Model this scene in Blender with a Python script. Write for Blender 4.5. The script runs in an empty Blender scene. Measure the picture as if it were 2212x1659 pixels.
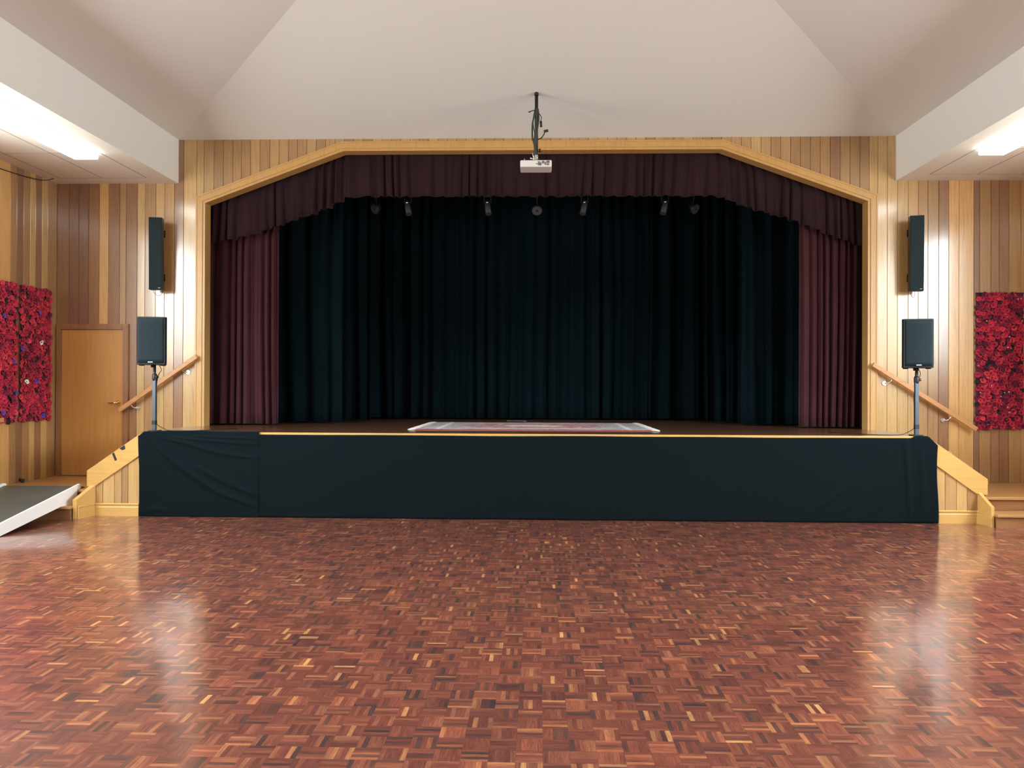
import bpy, bmesh, math, random
from mathutils import Vector, Matrix
from mathutils import noise as mnoise
random.seed(7)
S = bpy.context.scene
COL = S.collection
PI = math.pi

# ------------------------------------------------------------------ camera, sky, exposure
F = 1789.0; W_, H_ = 2212.0, 1659.0
yaw, pit, rol = 0.0314, 0.0042, 0.0040
fw = Vector((-math.sin(yaw)*math.cos(pit), math.cos(yaw)*math.cos(pit), math.sin(pit)))
r0 = fw.cross(Vector((0, 0, 1))).normalized(); u0 = r0.cross(fw)
rt = math.cos(rol)*r0 + math.sin(rol)*u0; up = -math.sin(rol)*r0 + math.cos(rol)*u0
cd = bpy.data.cameras.new('camera'); cam = bpy.data.objects.new('camera', cd); COL.objects.link(cam)
M4 = Matrix((rt, up, -fw)).transposed().to_4x4(); M4.translation = Vector((0.087, 0, 1.55))
cam.matrix_world = M4
cd.sensor_width = 36.0; cd.lens = F/W_*36.0; cd.clip_start = 0.05
S.camera = cam

WORLD_STRENGTH = 60.0
w = bpy.data.worlds.new('daylight'); S.world = w; w.use_nodes = True
wn = w.node_tree; wn.nodes.clear()
bg = wn.nodes.new('ShaderNodeBackground'); wo = wn.nodes.new('ShaderNodeOutputWorld')
# overcast sky above, darker garden ground below the horizon
tcw = wn.nodes.new('ShaderNodeTexCoord'); spw = wn.nodes.new('ShaderNodeSeparateXYZ'); crw = wn.nodes.new('ShaderNodeValToRGB')
mrw = wn.nodes.new('ShaderNodeMapRange'); mrw.inputs[1].default_value = -1.0; mrw.inputs[2].default_value = 1.0
wn.links.new(tcw.outputs['Generated'], spw.inputs[0]); wn.links.new(spw.outputs[2], mrw.inputs[0]); wn.links.new(mrw.outputs[0], crw.inputs[0])
while len(crw.color_ramp.elements) < 4: crw.color_ramp.elements.new(0.5)
for e_, (p_, c_) in zip(crw.color_ramp.elements, [(0.470, (0.46, 0.48, 0.45)), (0.495, (0.16, 0.18, 0.15)), (0.528, (0.16, 0.18, 0.15)), (0.558, (0.90, 0.98, 1.0))]):
    e_.position = p_; e_.color = (*c_, 1)          # garden, dark hedge line, overcast sky
wn.links.new(crw.outputs[0], bg.inputs[0])
bg.inputs[1].default_value = WORLD_STRENGTH
wn.links.new(bg.outputs[0], wo.inputs[0])
LAMP_STRENGTH = 17.0
S.view_settings.view_transform = 'Standard'
S.view_settings.look = 'None'; S.view_settings.gamma = 1.0
S.view_settings.use_curve_mapping = False
S.view_settings.exposure = -0.68
try:
    S.cycles.max_bounces = 10; S.cycles.diffuse_bounces = 6; S.cycles.glossy_bounces = 4
    S.cycles.sample_clamp_indirect = 12.0
    S.cycles.use_denoising = True
except Exception: pass

# ------------------------------------------------------------------ layout numbers (metres)
D1, D2 = 9.735, 11.195            # stage front, hall front wall
ZS = 1.0035                       # stage floor
ZP = 0.31                         # side landings
ZB, ZT = 4.329, 4.926             # aisle ceiling, main ceiling spring line
XL, XR = -6.54, 6.90              # side walls
XB = 4.849                        # bulkhead faces
YB = -7.0                         # back wall
WINS = [(0.6, 2.4), (3.1, 5.1), (6.0, 8.35)]
WZ0, WZ1 = 1.95, 4.2

# sky light is guided through the window openings
def portal(x, y0, y1, sgn):
    ld = bpy.data.lights.new('window_portal', 'AREA'); ld.shape = 'RECTANGLE'
    ld.size = WZ1-WZ0; ld.size_y = y1-y0
    ld.cycles.is_portal = True
    o = bpy.data.objects.new('window_portal', ld); COL.objects.link(o)
    o.location = (x, (y0+y1)/2, (WZ0+WZ1)/2); o.rotation_euler = (0, -sgn*PI/2, 0)
for a, b in WINS:
    portal(XL-0.12, a, b, 1); portal(XR+0.12, a, b, -1)

# ------------------------------------------------------------------ materials
def mat(name):
    m = bpy.data.materials.new(name); m.use_nodes = True
    nt = m.node_tree; nt.nodes.clear()
    o = nt.nodes.new('ShaderNodeOutputMaterial'); p = nt.nodes.new('ShaderNodeBsdfPrincipled')
    nt.links.new(p.outputs[0], o.inputs[0])
    return m, nt, p
def N(nt, t, **k):
    n = nt.nodes.new(t)
    for a, b in k.items(): setattr(n, a, b)
    return n
def ramp(nt, fac, stops, interp='LINEAR'):
    r = N(nt, 'ShaderNodeValToRGB'); r.color_ramp.interpolation = interp
    e = r.color_ramp.elements
    while len(e) < len(stops): e.new(0.5)
    for i, (p, c) in enumerate(stops):
        e[i].position = p; e[i].color = (c[0], c[1], c[2], 1)
    nt.links.new(fac, r.inputs[0]); return r.outputs[0]
def mth(nt, op, a, b=None, c=None):
    n = N(nt, 'ShaderNodeMath', operation=op)
    for i, v in enumerate((a, b, c)):
        if v is None: continue
        if isinstance(v, (int, float)): n.inputs[i].default_value = v
        else: nt.links.new(v, n.inputs[i])
    return n.outputs[0]
def mixc(nt, fac, a, b, mode='MIX'):
    n = N(nt, 'ShaderNodeMix', data_type='RGBA', blend_type=mode)
    for s, v in ((n.inputs[0], fac), (n.inputs[6], a), (n.inputs[7], b)):
        if isinstance(v, (int, float)): s.default_value = v
        elif isinstance(v, tuple): s.default_value = (*v, 1) if len(v) == 3 else v
        else: nt.links.new(v, s)
    return n.outputs[2]
def plain(name, col, rough=0.6, metal=0.0, spec=0.5, sheen=0.0, bump=0.0, bscale=200, var=0.0, coat=0.0, vscale=3.0):
    m, nt, p = mat(name)
    p.inputs['Roughness'].default_value = rough; p.inputs['Metallic'].default_value = metal
    p.inputs['Specular IOR Level'].default_value = spec
    p.inputs['Sheen Weight'].default_value = sheen; p.inputs['Coat Weight'].default_value = coat
    p.inputs['Base Color'].default_value = (*col, 1)
    tc = N(nt, 'ShaderNodeTexCoord')
    if var:
        n = N(nt, 'ShaderNodeTexNoise'); n.inputs['Scale'].default_value = vscale; n.inputs['Detail'].default_value = 5
        nt.links.new(tc.outputs['Object'], n.inputs['Vector'])
        lo = tuple(c*(1-var) for c in col); hi = tuple(min(1, c*(1+var)) for c in col)
        nt.links.new(ramp(nt, n.outputs[0], [(0.3, lo), (0.7, hi)]), p.inputs['Base Color'])
    if bump:
        n = N(nt, 'ShaderNodeTexNoise'); n.inputs['Scale'].default_value = bscale; n.inputs['Detail'].default_value = 3
        nt.links.new(tc.outputs['Object'], n.inputs['Vector'])
        b = N(nt, 'ShaderNodeBump'); b.inputs['Strength'].default_value = bump; b.inputs['Distance'].default_value = 0.002
        nt.links.new(n.outputs[0], b.inputs['Height']); nt.links.new(b.outputs[0], p.inputs['Normal'])
    return m
def emit(name, col, s):
    m, nt, p = mat(name); p.inputs['Base Color'].default_value = (*col, 1)
    p.inputs['Emission Color'].default_value = (*col, 1); p.inputs['Emission Strength'].default_value = s
    return m
def wood(name, col, axis='z', rough=0.3, attr=False, coat=0.0, contrast=0.16, scale=1.0, coat_rough=0.1, spec=0.5):
    """varnished timber; grain runs along axis; attr=True takes each board's own colour from the mesh"""
    m, nt, p = mat(name)
    tc = N(nt, 'ShaderNodeTexCoord'); mp = N(nt, 'ShaderNodeMapping')
    sc = {'x': (1.2, 26, 26), 'y': (26, 1.2, 26), 'z': (26, 26, 1.2)}[axis]
    mp.inputs['Scale'].default_value = tuple(s*scale for s in sc)
    nt.links.new(tc.outputs['Object'], mp.inputs[0])
    n = N(nt, 'ShaderNodeTexNoise'); n.inputs['Scale'].default_value = 2.2; n.inputs['Detail'].default_value = 7
    n.inputs['Distortion'].default_value = 0.5
    nt.links.new(mp.outputs[0], n.inputs['Vector'])
    g = ramp(nt, n.outputs[0], [(0.25, (1-contrast*1.6,)*3), (0.5, (1,)*3), (0.8, (1+contrast*.5,)*3)])
    if attr:
        a = N(nt, 'ShaderNodeAttribute', attribute_name='tone'); base = a.outputs[0]
    else: base = (*col, 1)
    c = mixc(nt, 1.0, base, g, 'MULTIPLY')
    nt.links.new(c, p.inputs['Base Color'])
    p.inputs['Roughness'].default_value = rough; p.inputs['Specular IOR Level'].default_value = spec
    p.inputs['Coat Weight'].default_value = coat; p.inputs['Coat Roughness'].default_value = coat_rough
    b = N(nt, 'ShaderNodeBump'); b.inputs['Strength'].default_value = 0.05; b.inputs['Distance'].default_value = 0.002
    nt.links.new(n.outputs[0], b.inputs['Height']); nt.links.new(b.outputs[0], p.inputs['Normal'])
    return m

def parquet():
    m, nt, p = mat('mosaic_parquet'); b = 0.1148
    ge = N(nt, 'ShaderNodeTexCoord'); sp = N(nt, 'ShaderNodeSeparateXYZ'); nt.links.new(ge.outputs['Object'], sp.inputs[0])
    u = mth(nt, 'DIVIDE', mth(nt, 'SUBTRACT', sp.outputs[0], 0.1135), b)
    v = mth(nt, 'DIVIDE', mth(nt, 'SUBTRACT', sp.outputs[1], 4.347), b)
    i = mth(nt, 'FLOOR', u); j = mth(nt, 'FLOOR', v); fu = mth(nt, 'FRACT', u); fv = mth(nt, 'FRACT', v)
    par = mth(nt, 'PINGPONG', mth(nt, 'ADD', i, j), 1.0)        # 0 even, 1 odd
    def mix(a, c): # par ? c : a
        return mth(nt, 'ADD', mth(nt, 'MULTIPLY', a, mth(nt, 'SUBTRACT', 1.0, par)), mth(nt, 'MULTIPLY', c, par))
    f = mix(fu, fv); g = mix(fv, fu)
    k5 = mth(nt, 'MULTIPLY', f, 5.0); k = mth(nt, 'FLOOR', k5); fk = mth(nt, 'FRACT', k5)
    cb = N(nt, 'ShaderNodeCombineXYZ'); nt.links.new(i, cb.inputs[0]); nt.links.new(j, cb.inputs[1]); nt.links.new(k, cb.inputs[2])
    wn_ = N(nt, 'ShaderNodeTexWhiteNoise', noise_dimensions='3D'); nt.links.new(cb.outputs[0], wn_.inputs[0])
    cb2 = N(nt, 'ShaderNodeCombineXYZ'); nt.links.new(i, cb2.inputs[0]); nt.links.new(j, cb2.inputs[1]); cb2.inputs[2].default_value = 77
    wb = N(nt, 'ShaderNodeTexWhiteNoise', noise_dimensions='3D'); nt.links.new(cb2.outputs[0], wb.inputs[0])
    col = ramp(nt, wn_.outputs[0], PARQ)
    tint = ramp(nt, wb.outputs[0], [(0, (0.70, 0.74, 0.82)), (0.2, (0.93, 0.94, 0.96)), (0.8, (1.04, 1.02, 1.0)), (1, (1.3, 1.22, 1.1))])
    col = mixc(nt, 1.0, col, tint, 'MULTIPLY')
    # grain
    cg = N(nt, 'ShaderNodeCombineXYZ')
    nt.links.new(mth(nt, 'MULTIPLY', k5, 1.6), cg.inputs[0]); nt.links.new(mth(nt, 'MULTIPLY', g, 0.7), cg.inputs[1])
    nt.links.new(mth(nt, 'MULTIPLY', wn_.outputs[0], 500), cg.inputs[2])
    ng = N(nt, 'ShaderNodeTexNoise'); ng.inputs['Scale'].default_value = 2.0; ng.inputs['Detail'].default_value = 4
    nt.links.new(cg.outputs[0], ng.inputs['Vector'])
    col = mixc(nt, 1.0, col, ramp(nt, ng.outputs[0], [(0.3, (0.68,)*3), (0.7, (1.22,)*3)]), 'MULTIPLY')
    # joints between fingers and blocks
    e1 = mth(nt, 'GREATER_THAN', mth(nt, 'ABSOLUTE', mth(nt, 'SUBTRACT', fk, 0.5)), 0.478)
    e2 = mth(nt, 'GREATER_THAN', mth(nt, 'ABSOLUTE', mth(nt, 'SUBTRACT', g, 0.5)), 0.4935)
    e = mth(nt, 'MAXIMUM', e1, e2)
    col = mixc(nt, mth(nt, 'MULTIPLY', e, 0.45), col, (0.06, 0.03, 0.025))
    # scuffed, worn patches of the sealer
    sc = N(nt, 'ShaderNodeTexNoise'); sc.inputs['Scale'].default_value = 0.9; sc.inputs['Detail'].default_value = 6
    nt.links.new(ge.outputs['Object'], sc.inputs['Vector'])
    nt.links.new(col, p.inputs['Base Color'])
    rr = N(nt, 'ShaderNodeMapRange'); rr.inputs[1].default_value = 0.35; rr.inputs[2].default_value = 0.75
    rr.inputs[3].default_value = 0.30; rr.inputs[4].default_value = 0.42
    nt.links.new(sc.outputs[0], rr.inputs[0]); nt.links.new(rr.outputs[0], p.inputs['Roughness'])
    p.inputs['Specular IOR Level'].default_value = 0.12
    p.inputs['Coat Weight'].default_value = 0.9
    cr = N(nt, 'ShaderNodeMapRange'); cr.inputs[1].default_value = 0.35; cr.inputs[2].default_value = 0.75
    cr.inputs[3].default_value = 0.10; cr.inputs[4].default_value = 0.16
    nt.links.new(sc.outputs[0], cr.inputs[0]); nt.links.new(cr.outputs[0], p.inputs['Coat Roughness'])
    # each finger is sanded very slightly out of plane
    bp = N(nt, 'ShaderNodeBump'); bp.inputs['Strength'].default_value = 0.10; bp.inputs['Distance'].default_value = 0.001
    hh = mth(nt, 'ADD', mth(nt, 'MULTIPLY', mth(nt, 'MULTIPLY', fk, wn_.outputs[0]), 0.6), mth(nt, 'MULTIPLY', ng.outputs[0], 0.5))
    nt.links.new(hh, bp.inputs['Height']); nt.links.new(bp.outputs[0], p.inputs['Normal'])
    return m
PARQ = [(0.0, (0.070, 0.044, 0.042)), (0.06, (0.110, 0.050, 0.041)), (0.15, (0.160, 0.052, 0.039)), (0.5, (0.200, 0.065, 0.045)),
        (0.82, (0.25, 0.085, 0.053)), (0.945, (0.31, 0.118, 0.066)), (0.985, (0.42, 0.175, 0.08)), (1.0, (0.62, 0.31, 0.125))]

M = {}
M['parquet'] = parquet()
M['boards'] = wood('cedar_boards', (0.5, 0.3, 0.12), 'z', rough=0.36, attr=True, coat=1.0, coat_rough=0.17)
M['boards'].node_tree.nodes['Principled BSDF'].inputs['Coat IOR'].default_value = 1.7
M['pine'] = wood('varnished_trim', (0.62, 0.37, 0.115), 'x', rough=0.34, contrast=0.10)
M['pine_z'] = wood('varnished_trim_upright', (0.57, 0.33, 0.115), 'z', rough=0.34, contrast=0.10)
M['rail'] = wood('handrail_timber', (0.55, 0.27, 0.10), 'x', rough=0.35, contrast=0.12)
M['door'] = wood('door_veneer', (0.52, 0.25, 0.07), 'z', rough=0.38, contrast=0.10, scale=0.6)
M['doorframe'] = wood('door_frame_timber', (0.30, 0.135, 0.055), 'z', rough=0.38)
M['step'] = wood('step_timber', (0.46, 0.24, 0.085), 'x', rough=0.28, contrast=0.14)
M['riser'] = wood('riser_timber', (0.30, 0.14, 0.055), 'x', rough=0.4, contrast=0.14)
M['stagefloor'] = wood('stage_boards', (0.15, 0.070, 0.035), 'x', rough=0.35, contrast=0.25, coat=0.8, coat_rough=0.15, spec=0.2)
M['ceiling'] = plain('ceiling_paint', (0.77, 0.785, 0.765), 0.9, bump=0.06, bscale=60)
M['white'] = plain('white_paint', (0.84, 0.86, 0.84), 0.75)
M['soffit'] = plain('soffit_board', (0.76, 0.72, 0.66), 0.9, bump=0.1, bscale=90)
M['joint'] = plain('soffit_joint', (0.30, 0.26, 0.22), 0.9)
M['blackpaint'] = plain('black_paint', (0.012, 0.014, 0.015), 0.9)
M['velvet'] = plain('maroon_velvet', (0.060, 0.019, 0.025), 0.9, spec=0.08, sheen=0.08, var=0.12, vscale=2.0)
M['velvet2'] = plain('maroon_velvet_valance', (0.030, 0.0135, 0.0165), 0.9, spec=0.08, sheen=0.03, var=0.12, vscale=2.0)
M['drape'] = plain('black_drape', (0.0036, 0.0092, 0.0125), 0.95, spec=0.02, sheen=0.01, var=0.15, vscale=1.0)
M['skirt'] = plain('black_skirt_cloth', (0.0026, 0.0066, 0.0090), 0.85, spec=0.08, sheen=0.02, bump=0.25, bscale=500)
M['spk'] = plain('speaker_plastic', (0.018, 0.022, 0.026), 0.38, bump=0.1, bscale=400)
M['grille'] = plain('speaker_grille', (0.012, 0.024, 0.030), 0.7, spec=0.2, bump=0.5, bscale=700)
M['badge'] = plain('badge_silver', (0.55, 0.58, 0.6), 0.35, metal=0.6)
M['pole'] = plain('grey_blue_metal', (0.10, 0.13, 0.16), 0.32, metal=0.5)
M['spotgrey'] = plain('spotlight_paint', (0.03, 0.032, 0.034), 0.6)
M['black'] = plain('black_plastic', (0.012, 0.012, 0.013), 0.5)
M['chrome'] = plain('brushed_steel', (0.75, 0.74, 0.72), 0.22, metal=1.0)
M['brass'] = plain('brass', (0.85, 0.60, 0.25), 0.2, metal=1.0)
M['whiteplastic'] = plain('projector_white', (0.80, 0.79, 0.80), 0.4)
M['greyport'] = plain('port_grey', (0.12, 0.14, 0.14), 0.5)
M['conduit'] = plain('cable_grey', (0.035, 0.042, 0.040), 0.6)
M['rubber'] = plain('ramp_rubber', (0.075, 0.082, 0.072), 0.42, bump=0.4, bscale=120, var=0.15)
M['rampwhite'] = plain('ramp_white_paint', (0.93, 0.94, 0.94), 0.4)
M['lamp'] = emit('lamp_diffuser', (0.95, 1.0, 0.99), LAMP_STRENGTH)
M['whitemetal'] = plain('white_metal', (0.8, 0.8, 0.78), 0.5)
M['tapewhite'] = plain('white_tape', (0.6, 0.62, 0.62), 0.6)
M['backing'] = plain('dark_net', (0.10, 0.015, 0.03), 0.9)
M['fringe'] = plain('rug_fringe', (0.75, 0.72, 0.68), 0.95)
M['lens'] = plain('lens_grey', (0.05, 0.055, 0.06), 0.5)
M['wallpaint'] = plain('back_wall_paint', (0.42, 0.30, 0.18), 0.85)
def glass():
    m = bpy.data.materials.new('window_glass'); m.use_nodes = True; nt = m.node_tree; nt.nodes.clear()
    o = N(nt, 'ShaderNodeOutputMaterial'); t = N(nt, 'ShaderNodeBsdfTransparent'); g = N(nt, 'ShaderNodeBsdfGlossy')
    g.inputs['Roughness'].default_value = 0.02
    mx = N(nt, 'ShaderNodeMixShader'); mx.inputs[0].default_value = 0.06
    nt.links.new(t.outputs[0], mx.inputs[1]); nt.links.new(g.outputs[0], mx.inputs[2]); nt.links.new(mx.outputs[0], o.inputs[0])
    return m
M['glass'] = glass()
def attrmat(name, rough):
    m, nt, p = mat(name); a = N(nt, 'ShaderNodeAttribute', attribute_name='tone')
    nt.links.new(a.outputs[0], p.inputs['Base Color']); p.inputs['Roughness'].default_value = rough
    p.inputs['Sheen Weight'].default_value = 0.2; p.inputs['Specular IOR Level'].default_value = 0.2
    return m
M['yarn'] = attrmat('crochet_yarn', 0.9)
def rugmat():
    m, nt, p = mat('woven_rug')
    tc = N(nt, 'ShaderNodeTexCoord'); sp = N(nt, 'ShaderNodeSeparateXYZ'); nt.links.new(tc.outputs['Object'], sp.inputs[0])
    ax = mth(nt, 'ABSOLUTE', sp.outputs[0]); ay = mth(nt, 'ABSOLUTE', sp.outputs[1])
    vo = N(nt, 'ShaderNodeTexVoronoi'); vo.inputs['Scale'].default_value = 13; nt.links.new(tc.outputs['Object'], vo.inputs['Vector'])
    no = N(nt, 'ShaderNodeTexNoise'); no.inputs['Scale'].default_value = 9; no.inputs['Detail'].default_value = 4
    nt.links.new(tc.outputs['Object'], no.inputs['Vector'])
    field = ramp(nt, vo.outputs[0], [(0.1, (0.62, 0.58, 0.56)), (0.35, (0.25, 0.23, 0.24)), (0.6, (0.5, 0.46, 0.45))])
    pink = ramp(nt, no.outputs[0], [(0.4, (0.40, 0.15, 0.19)), (0.55, (0.50, 0.24, 0.27)), (0.66, (0.70, 0.64, 0.6))])
    el = mth(nt, 'ADD', mth(nt, 'POWER', mth(nt, 'DIVIDE', ax, 1.02), 2.0), mth(nt, 'POWER', mth(nt, 'DIVIDE', ay, 0.62), 2.0))
    c = mixc(nt, mth(nt, 'LESS_THAN', mth(nt, 'ADD', el, mth(nt, 'MULTIPLY', no.outputs[0], 0.4)), 1.2), field, pink)
    el2 = mth(nt, 'ADD', mth(nt, 'POWER', mth(nt, 'DIVIDE', ax, 0.42), 2.0), mth(nt, 'POWER', mth(nt, 'DIVIDE', ay, 0.25), 2.0))
    c = mixc(nt, mth(nt, 'LESS_THAN', el2, 1.0), c, (0.62, 0.60, 0.56))
    def band(a, lo, hi): return mth(nt, 'MULTIPLY', mth(nt, 'GREATER_THAN', a, lo), mth(nt, 'LESS_THAN', a, hi))
    c = mixc(nt, band(ax, 1.20, 1.27), c, (0.72, 0.69, 0.66))
    c = mixc(nt, band(ay, 0.80, 0.86), c, (0.68, 0.62, 0.6))
    c = mixc(nt, mth(nt, 'GREATER_THAN', ay, 1.03), c, (0.38, 0.10, 0.10))
    nt.links.new(c, p.inputs['Base Color']); p.inputs['Roughness'].default_value = 0.95
    return m
M['rug'] = rugmat()

# ------------------------------------------------------------------ mesh helpers
class MB:
    def __init__(s): s.v = []; s.f = []; s.mi = []; s.tone = []; s.cur = 0; s.ct = (1, 1, 1); s.sm = []; s.smooth = False
    def face(s, idx): s.f.append(tuple(idx)); s.mi.append(s.cur); s.tone.append(s.ct); s.sm.append(s.smooth)
    def add(s, vs, fs):
        b = len(s.v); s.v += [tuple(p) for p in vs]
        for f in fs: s.face([b+i for i in f])
    def box(s, x0, x1, y0, y1, z0, z1, T=None, bev=0):
        if bev:
            bm = bmesh.new(); bmesh.ops.create_cube(bm, size=1)
            for v in bm.verts: v.co = Vector(((x0+x1)/2+v.co.x*(x1-x0), (y0+y1)/2+v.co.y*(y1-y0), (z0+z1)/2+v.co.z*(z1-z0)))
            bmesh.ops.bevel(bm, geom=list(bm.edges), offset=bev, segments=3, affect='EDGES', profile=0.5)
            bm.verts.index_update()
            vs = [T @ v.co if T else v.co.copy() for v in bm.verts]
            s.add(vs, [[v.index for v in f.verts] for f in bm.faces]); bm.free(); return s
        vs = [Vector(p) for p in ((x0,y0,z0),(x1,y0,z0),(x1,y1,z0),(x0,y1,z0),(x0,y0,z1),(x1,y0,z1),(x1,y1,z1),(x0,y1,z1))]
        if T: vs = [T @ p for p in vs]
        s.add(vs, [(0,3,2,1),(4,5,6,7),(0,1,5,4),(1,2,6,5),(2,3,7,6),(3,0,4,7)]); return s
    def prism(s, pts, axis, a, b):
        """extrude a polygon (2-D points) along axis from a to b"""
        def P(p, t):
            return {'x': (t, p[0], p[1]), 'y': (p[0], t, p[1]), 'z': (p[0], p[1], t)}[axis]
        n = len(pts); vs = [P(p, a) for p in pts] + [P(p, b) for p in pts]
        fs = [list(range(n))[::-1], list(range(n, 2*n))] + [(i, (i+1) % n, n+(i+1) % n, n+i) for i in range(n)]
        s.add(vs, fs); return s
    def tube(s, pts, r, n=10, cap=True):
        pts = [Vector(p) for p in pts]; rs = r if isinstance(r, (list, tuple)) else [r]*len(pts)
        rings = []; prev = None
        for i, p in enumerate(pts):
            d = (pts[min(i+1, len(pts)-1)]-pts[max(i-1, 0)]).normalized()
            a = prev if prev is not None else (Vector((0, 0, 1)) if abs(d.z) < .9 else Vector((1, 0, 0)))
            x = (a - d*a.dot(d)).normalized(); y = d.cross(x); prev = x
            rings.append([p + (x*math.cos(2*PI*k/n)+y*math.sin(2*PI*k/n))*rs[i] for k in range(n)])
        b = len(s.v); sm = s.smooth; s.smooth = True
        for R in rings: s.v += [tuple(q) for q in R]
        for i in range(len(rings)-1):
            for k in range(n):
                s.face((b+i*n+k, b+i*n+(k+1) % n, b+(i+1)*n+(k+1) % n, b+(i+1)*n+k))
        s.smooth = False
        if cap:
            s.face([b+k for k in range(n)][::-1]); s.face([b+(len(rings)-1)*n+k for k in range(n)])
        s.smooth = sm; return s
    def grid(s, fn, nu, nv):
        b = len(s.v); sm = s.smooth; s.smooth = True
        for j in range(nv+1):
            for i in range(nu+1): s.v.append(tuple(fn(i/nu, j/nv)))
        for j in range(nv):
            for i in range(nu):
                a = b+j*(nu+1)+i; s.face((a, a+1, a+nu+2, a+nu+1))
        s.smooth = sm; return s
    def build(s, name, mats, parent=None, solid=0, normals=False):
        me = bpy.data.meshes.new(name); me.from_pydata(s.v, [], s.f)
        if not isinstance(mats, (list, tuple)): mats = [mats]
        for m in mats: me.materials.append(m)
        me.polygons.foreach_set('material_index', s.mi); me.polygons.foreach_set('use_smooth', s.sm)
        ca = me.color_attributes.new('tone', 'FLOAT_COLOR', 'CORNER')
        buf = []
        for f, t in zip(s.f, s.tone): buf += [t[0], t[1], t[2], 1.0]*len(f)
        ca.data.foreach_set('color', buf)
        if normals:
            bm = bmesh.new(); bm.from_mesh(me); bmesh.ops.recalc_face_normals(bm, faces=bm.faces); bm.to_mesh(me); bm.free()
        me.update()
        o = bpy.data.objects.new(name, me); COL.objects.link(o)
        if parent is not None:
            o.parent = parent; o.matrix_parent_inverse = Matrix.Translation(-Vector(parent.location))
        if solid:
            md = o.modifiers.new('thickness', 'SOLIDIFY'); md.thickness = solid; md.offset = 0
        return o
def tag(o, label=None, cat=None, group=None, kind=None):
    for k, v in (('label', label), ('category', cat), ('group', group), ('kind', kind)):
        if v: o[k] = v
    return o
def thing(name, label, cat, loc=(0, 0, 0), group=None):
    o = bpy.data.objects.new(name, None); COL.objects.link(o); o.location = loc; o.empty_display_size = 0.1
    return tag(o, label, cat, group)
def struct(o, label=None, cat=None): return tag(o, label, cat, kind='structure')
def interp(tab, x):
    if x <= tab[0][0]: return tab[0][1]
    for (a, p), (b, q) in zip(tab, tab[1:]):
        if x <= b: return p+(q-p)*(x-a)/(b-a)
    return tab[-1][1]

# ------------------------------------------------------------------ board tones
TL = (0.55, 0.35, 0.135); TT = (0.48, 0.285, 0.115); TM = (0.38, 0.215, 0.088)
TD = (0.29, 0.145, 0.070); TP = (0.24, 0.125, 0.075); TY = (0.62, 0.36, 0.13)
TONES = [TL, TT, TM, TD, TP, TY]
def jit(t, a=0.06):
    k = 1+random.uniform(-a, a); return tuple(c*k for c in t)
def boards(mb, edges, tones, segs, place, depth=0.010, ch=0.0045):
    """boards between edges; segs(u) -> [(zlo, zhi)] at the position u; place(u, d, z) -> world point"""
    for (a, b), t in zip(zip(edges, edges[1:]), tones):
        mb.ct = jit(t)
        sa, sm_, sb = segs(a+1e-4), segs((a+b)/2), segs(b-1e-4)
        if not sm_: continue
        if len(sa) != len(sm_): sa = sm_
        if len(sb) != len(sm_): sb = sm_
        for k in range(len(sm_)):
            tl = random.uniform(-1, 1)*0.0010; us = [a, a+ch, b-ch, b]; ds = [depth, 0.0012+tl, 0.0012-tl, depth]
            vs = []
            for u, d in zip(us, ds):
                t_ = (u-a)/(b-a)
                lo = sa[k][0]+(sb[k][0]-sa[k][0])*t_; hi = sa[k][1]+(sb[k][1]-sa[k][1])*t_
                vs += [place(u, d, lo), place(u, d, hi)]
            mb.add(vs, [(0, 2, 3, 1), (2, 4, 5, 3), (4, 6, 7, 5)])
def rnd_edges(a, b, lo=0.10, hi=0.15):
    e = [a]
    while b-e[-1] > hi*1.2: e.append(e[-1]+random.uniform(lo, hi))
    e.append(b); return e

# opening outline of the stage (half-symmetric polygon)
OPEN = [(-4.47, 4.055), (-2.575, 4.757), (2.535, 4.757), (4.475, 4.055)]
def ztop_open(x): return interp(OPEN, x)

# ------------------------------------------------------------------ floor, walls, ceilings
fl = MB(); fl.box(XL-0.2, XR+0.2, YB, 15.3, -0.12, 0)
struct(fl.build('floor', M['parquet']), 'red brown mosaic parquet floor with a glossy sealer', 'floor')

mb = MB()
le = [-6.54, -6.372, -6.236, -6.1, -5.951, -5.822, -5.667, -5.576, -5.421, -5.312, -5.164, -5.041, -4.906, -4.777, -4.60, -4.50]
lt = [TD, TP, TP, TD, TY, TD, TM, TD, TL, TM, TL, TT, TD, TL, TL]
te = [-4.50, -4.36, -4.23, -4.10, -3.98, -3.855, -3.725, -3.59, -3.46, -3.33, -3.21, -3.08, -2.95, -2.82, -2.69, -2.56]
tt = [TT, TM, TM, TM, TM, TT, TM, TT, TT, TM, TM, TT, TM, TT, TT]
ce = [-2.56+0.1275*i for i in range(1, 40)] + [2.54]
ctn = [random.choice([TT, TM, TL]) for _ in ce]
te2 = [2.54+0.1312*i for i in range(1, 15)] + [4.50]
tt2 = [TT, TT, TT, TL, TT, TM, TT, TM, TM, TM, TM, TD, TM, TM, TM]
re_ = [4.611, 4.739, 4.873, 5.013, 5.147, 5.274, 5.414, 5.547, 5.681, 5.875, 5.95, 6.099, 6.208, 6.334, 6.491, 6.63, 6.76, XR]
rt_ = [TL, TL, TL, TL, TT, TM, TM, TD, TY, TY, TP, TM, TD, TD, TM, TT, TD, TM]
edges = le+te[1:]+ce+te2+re_; tones = lt+tt+ctn+tt2+rt_
def fsegs(x):
    if abs(x) > 4.50: return [(ZP if (x < -5.3 or x > 5.3) else 0.9, ZT)]
    return [(ztop_open(x), ZT+0.01)]
boards(mb, edges, tones, fsegs, lambda u, d, z: (u, D2+d, z))
mb.ct = TM
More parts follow.
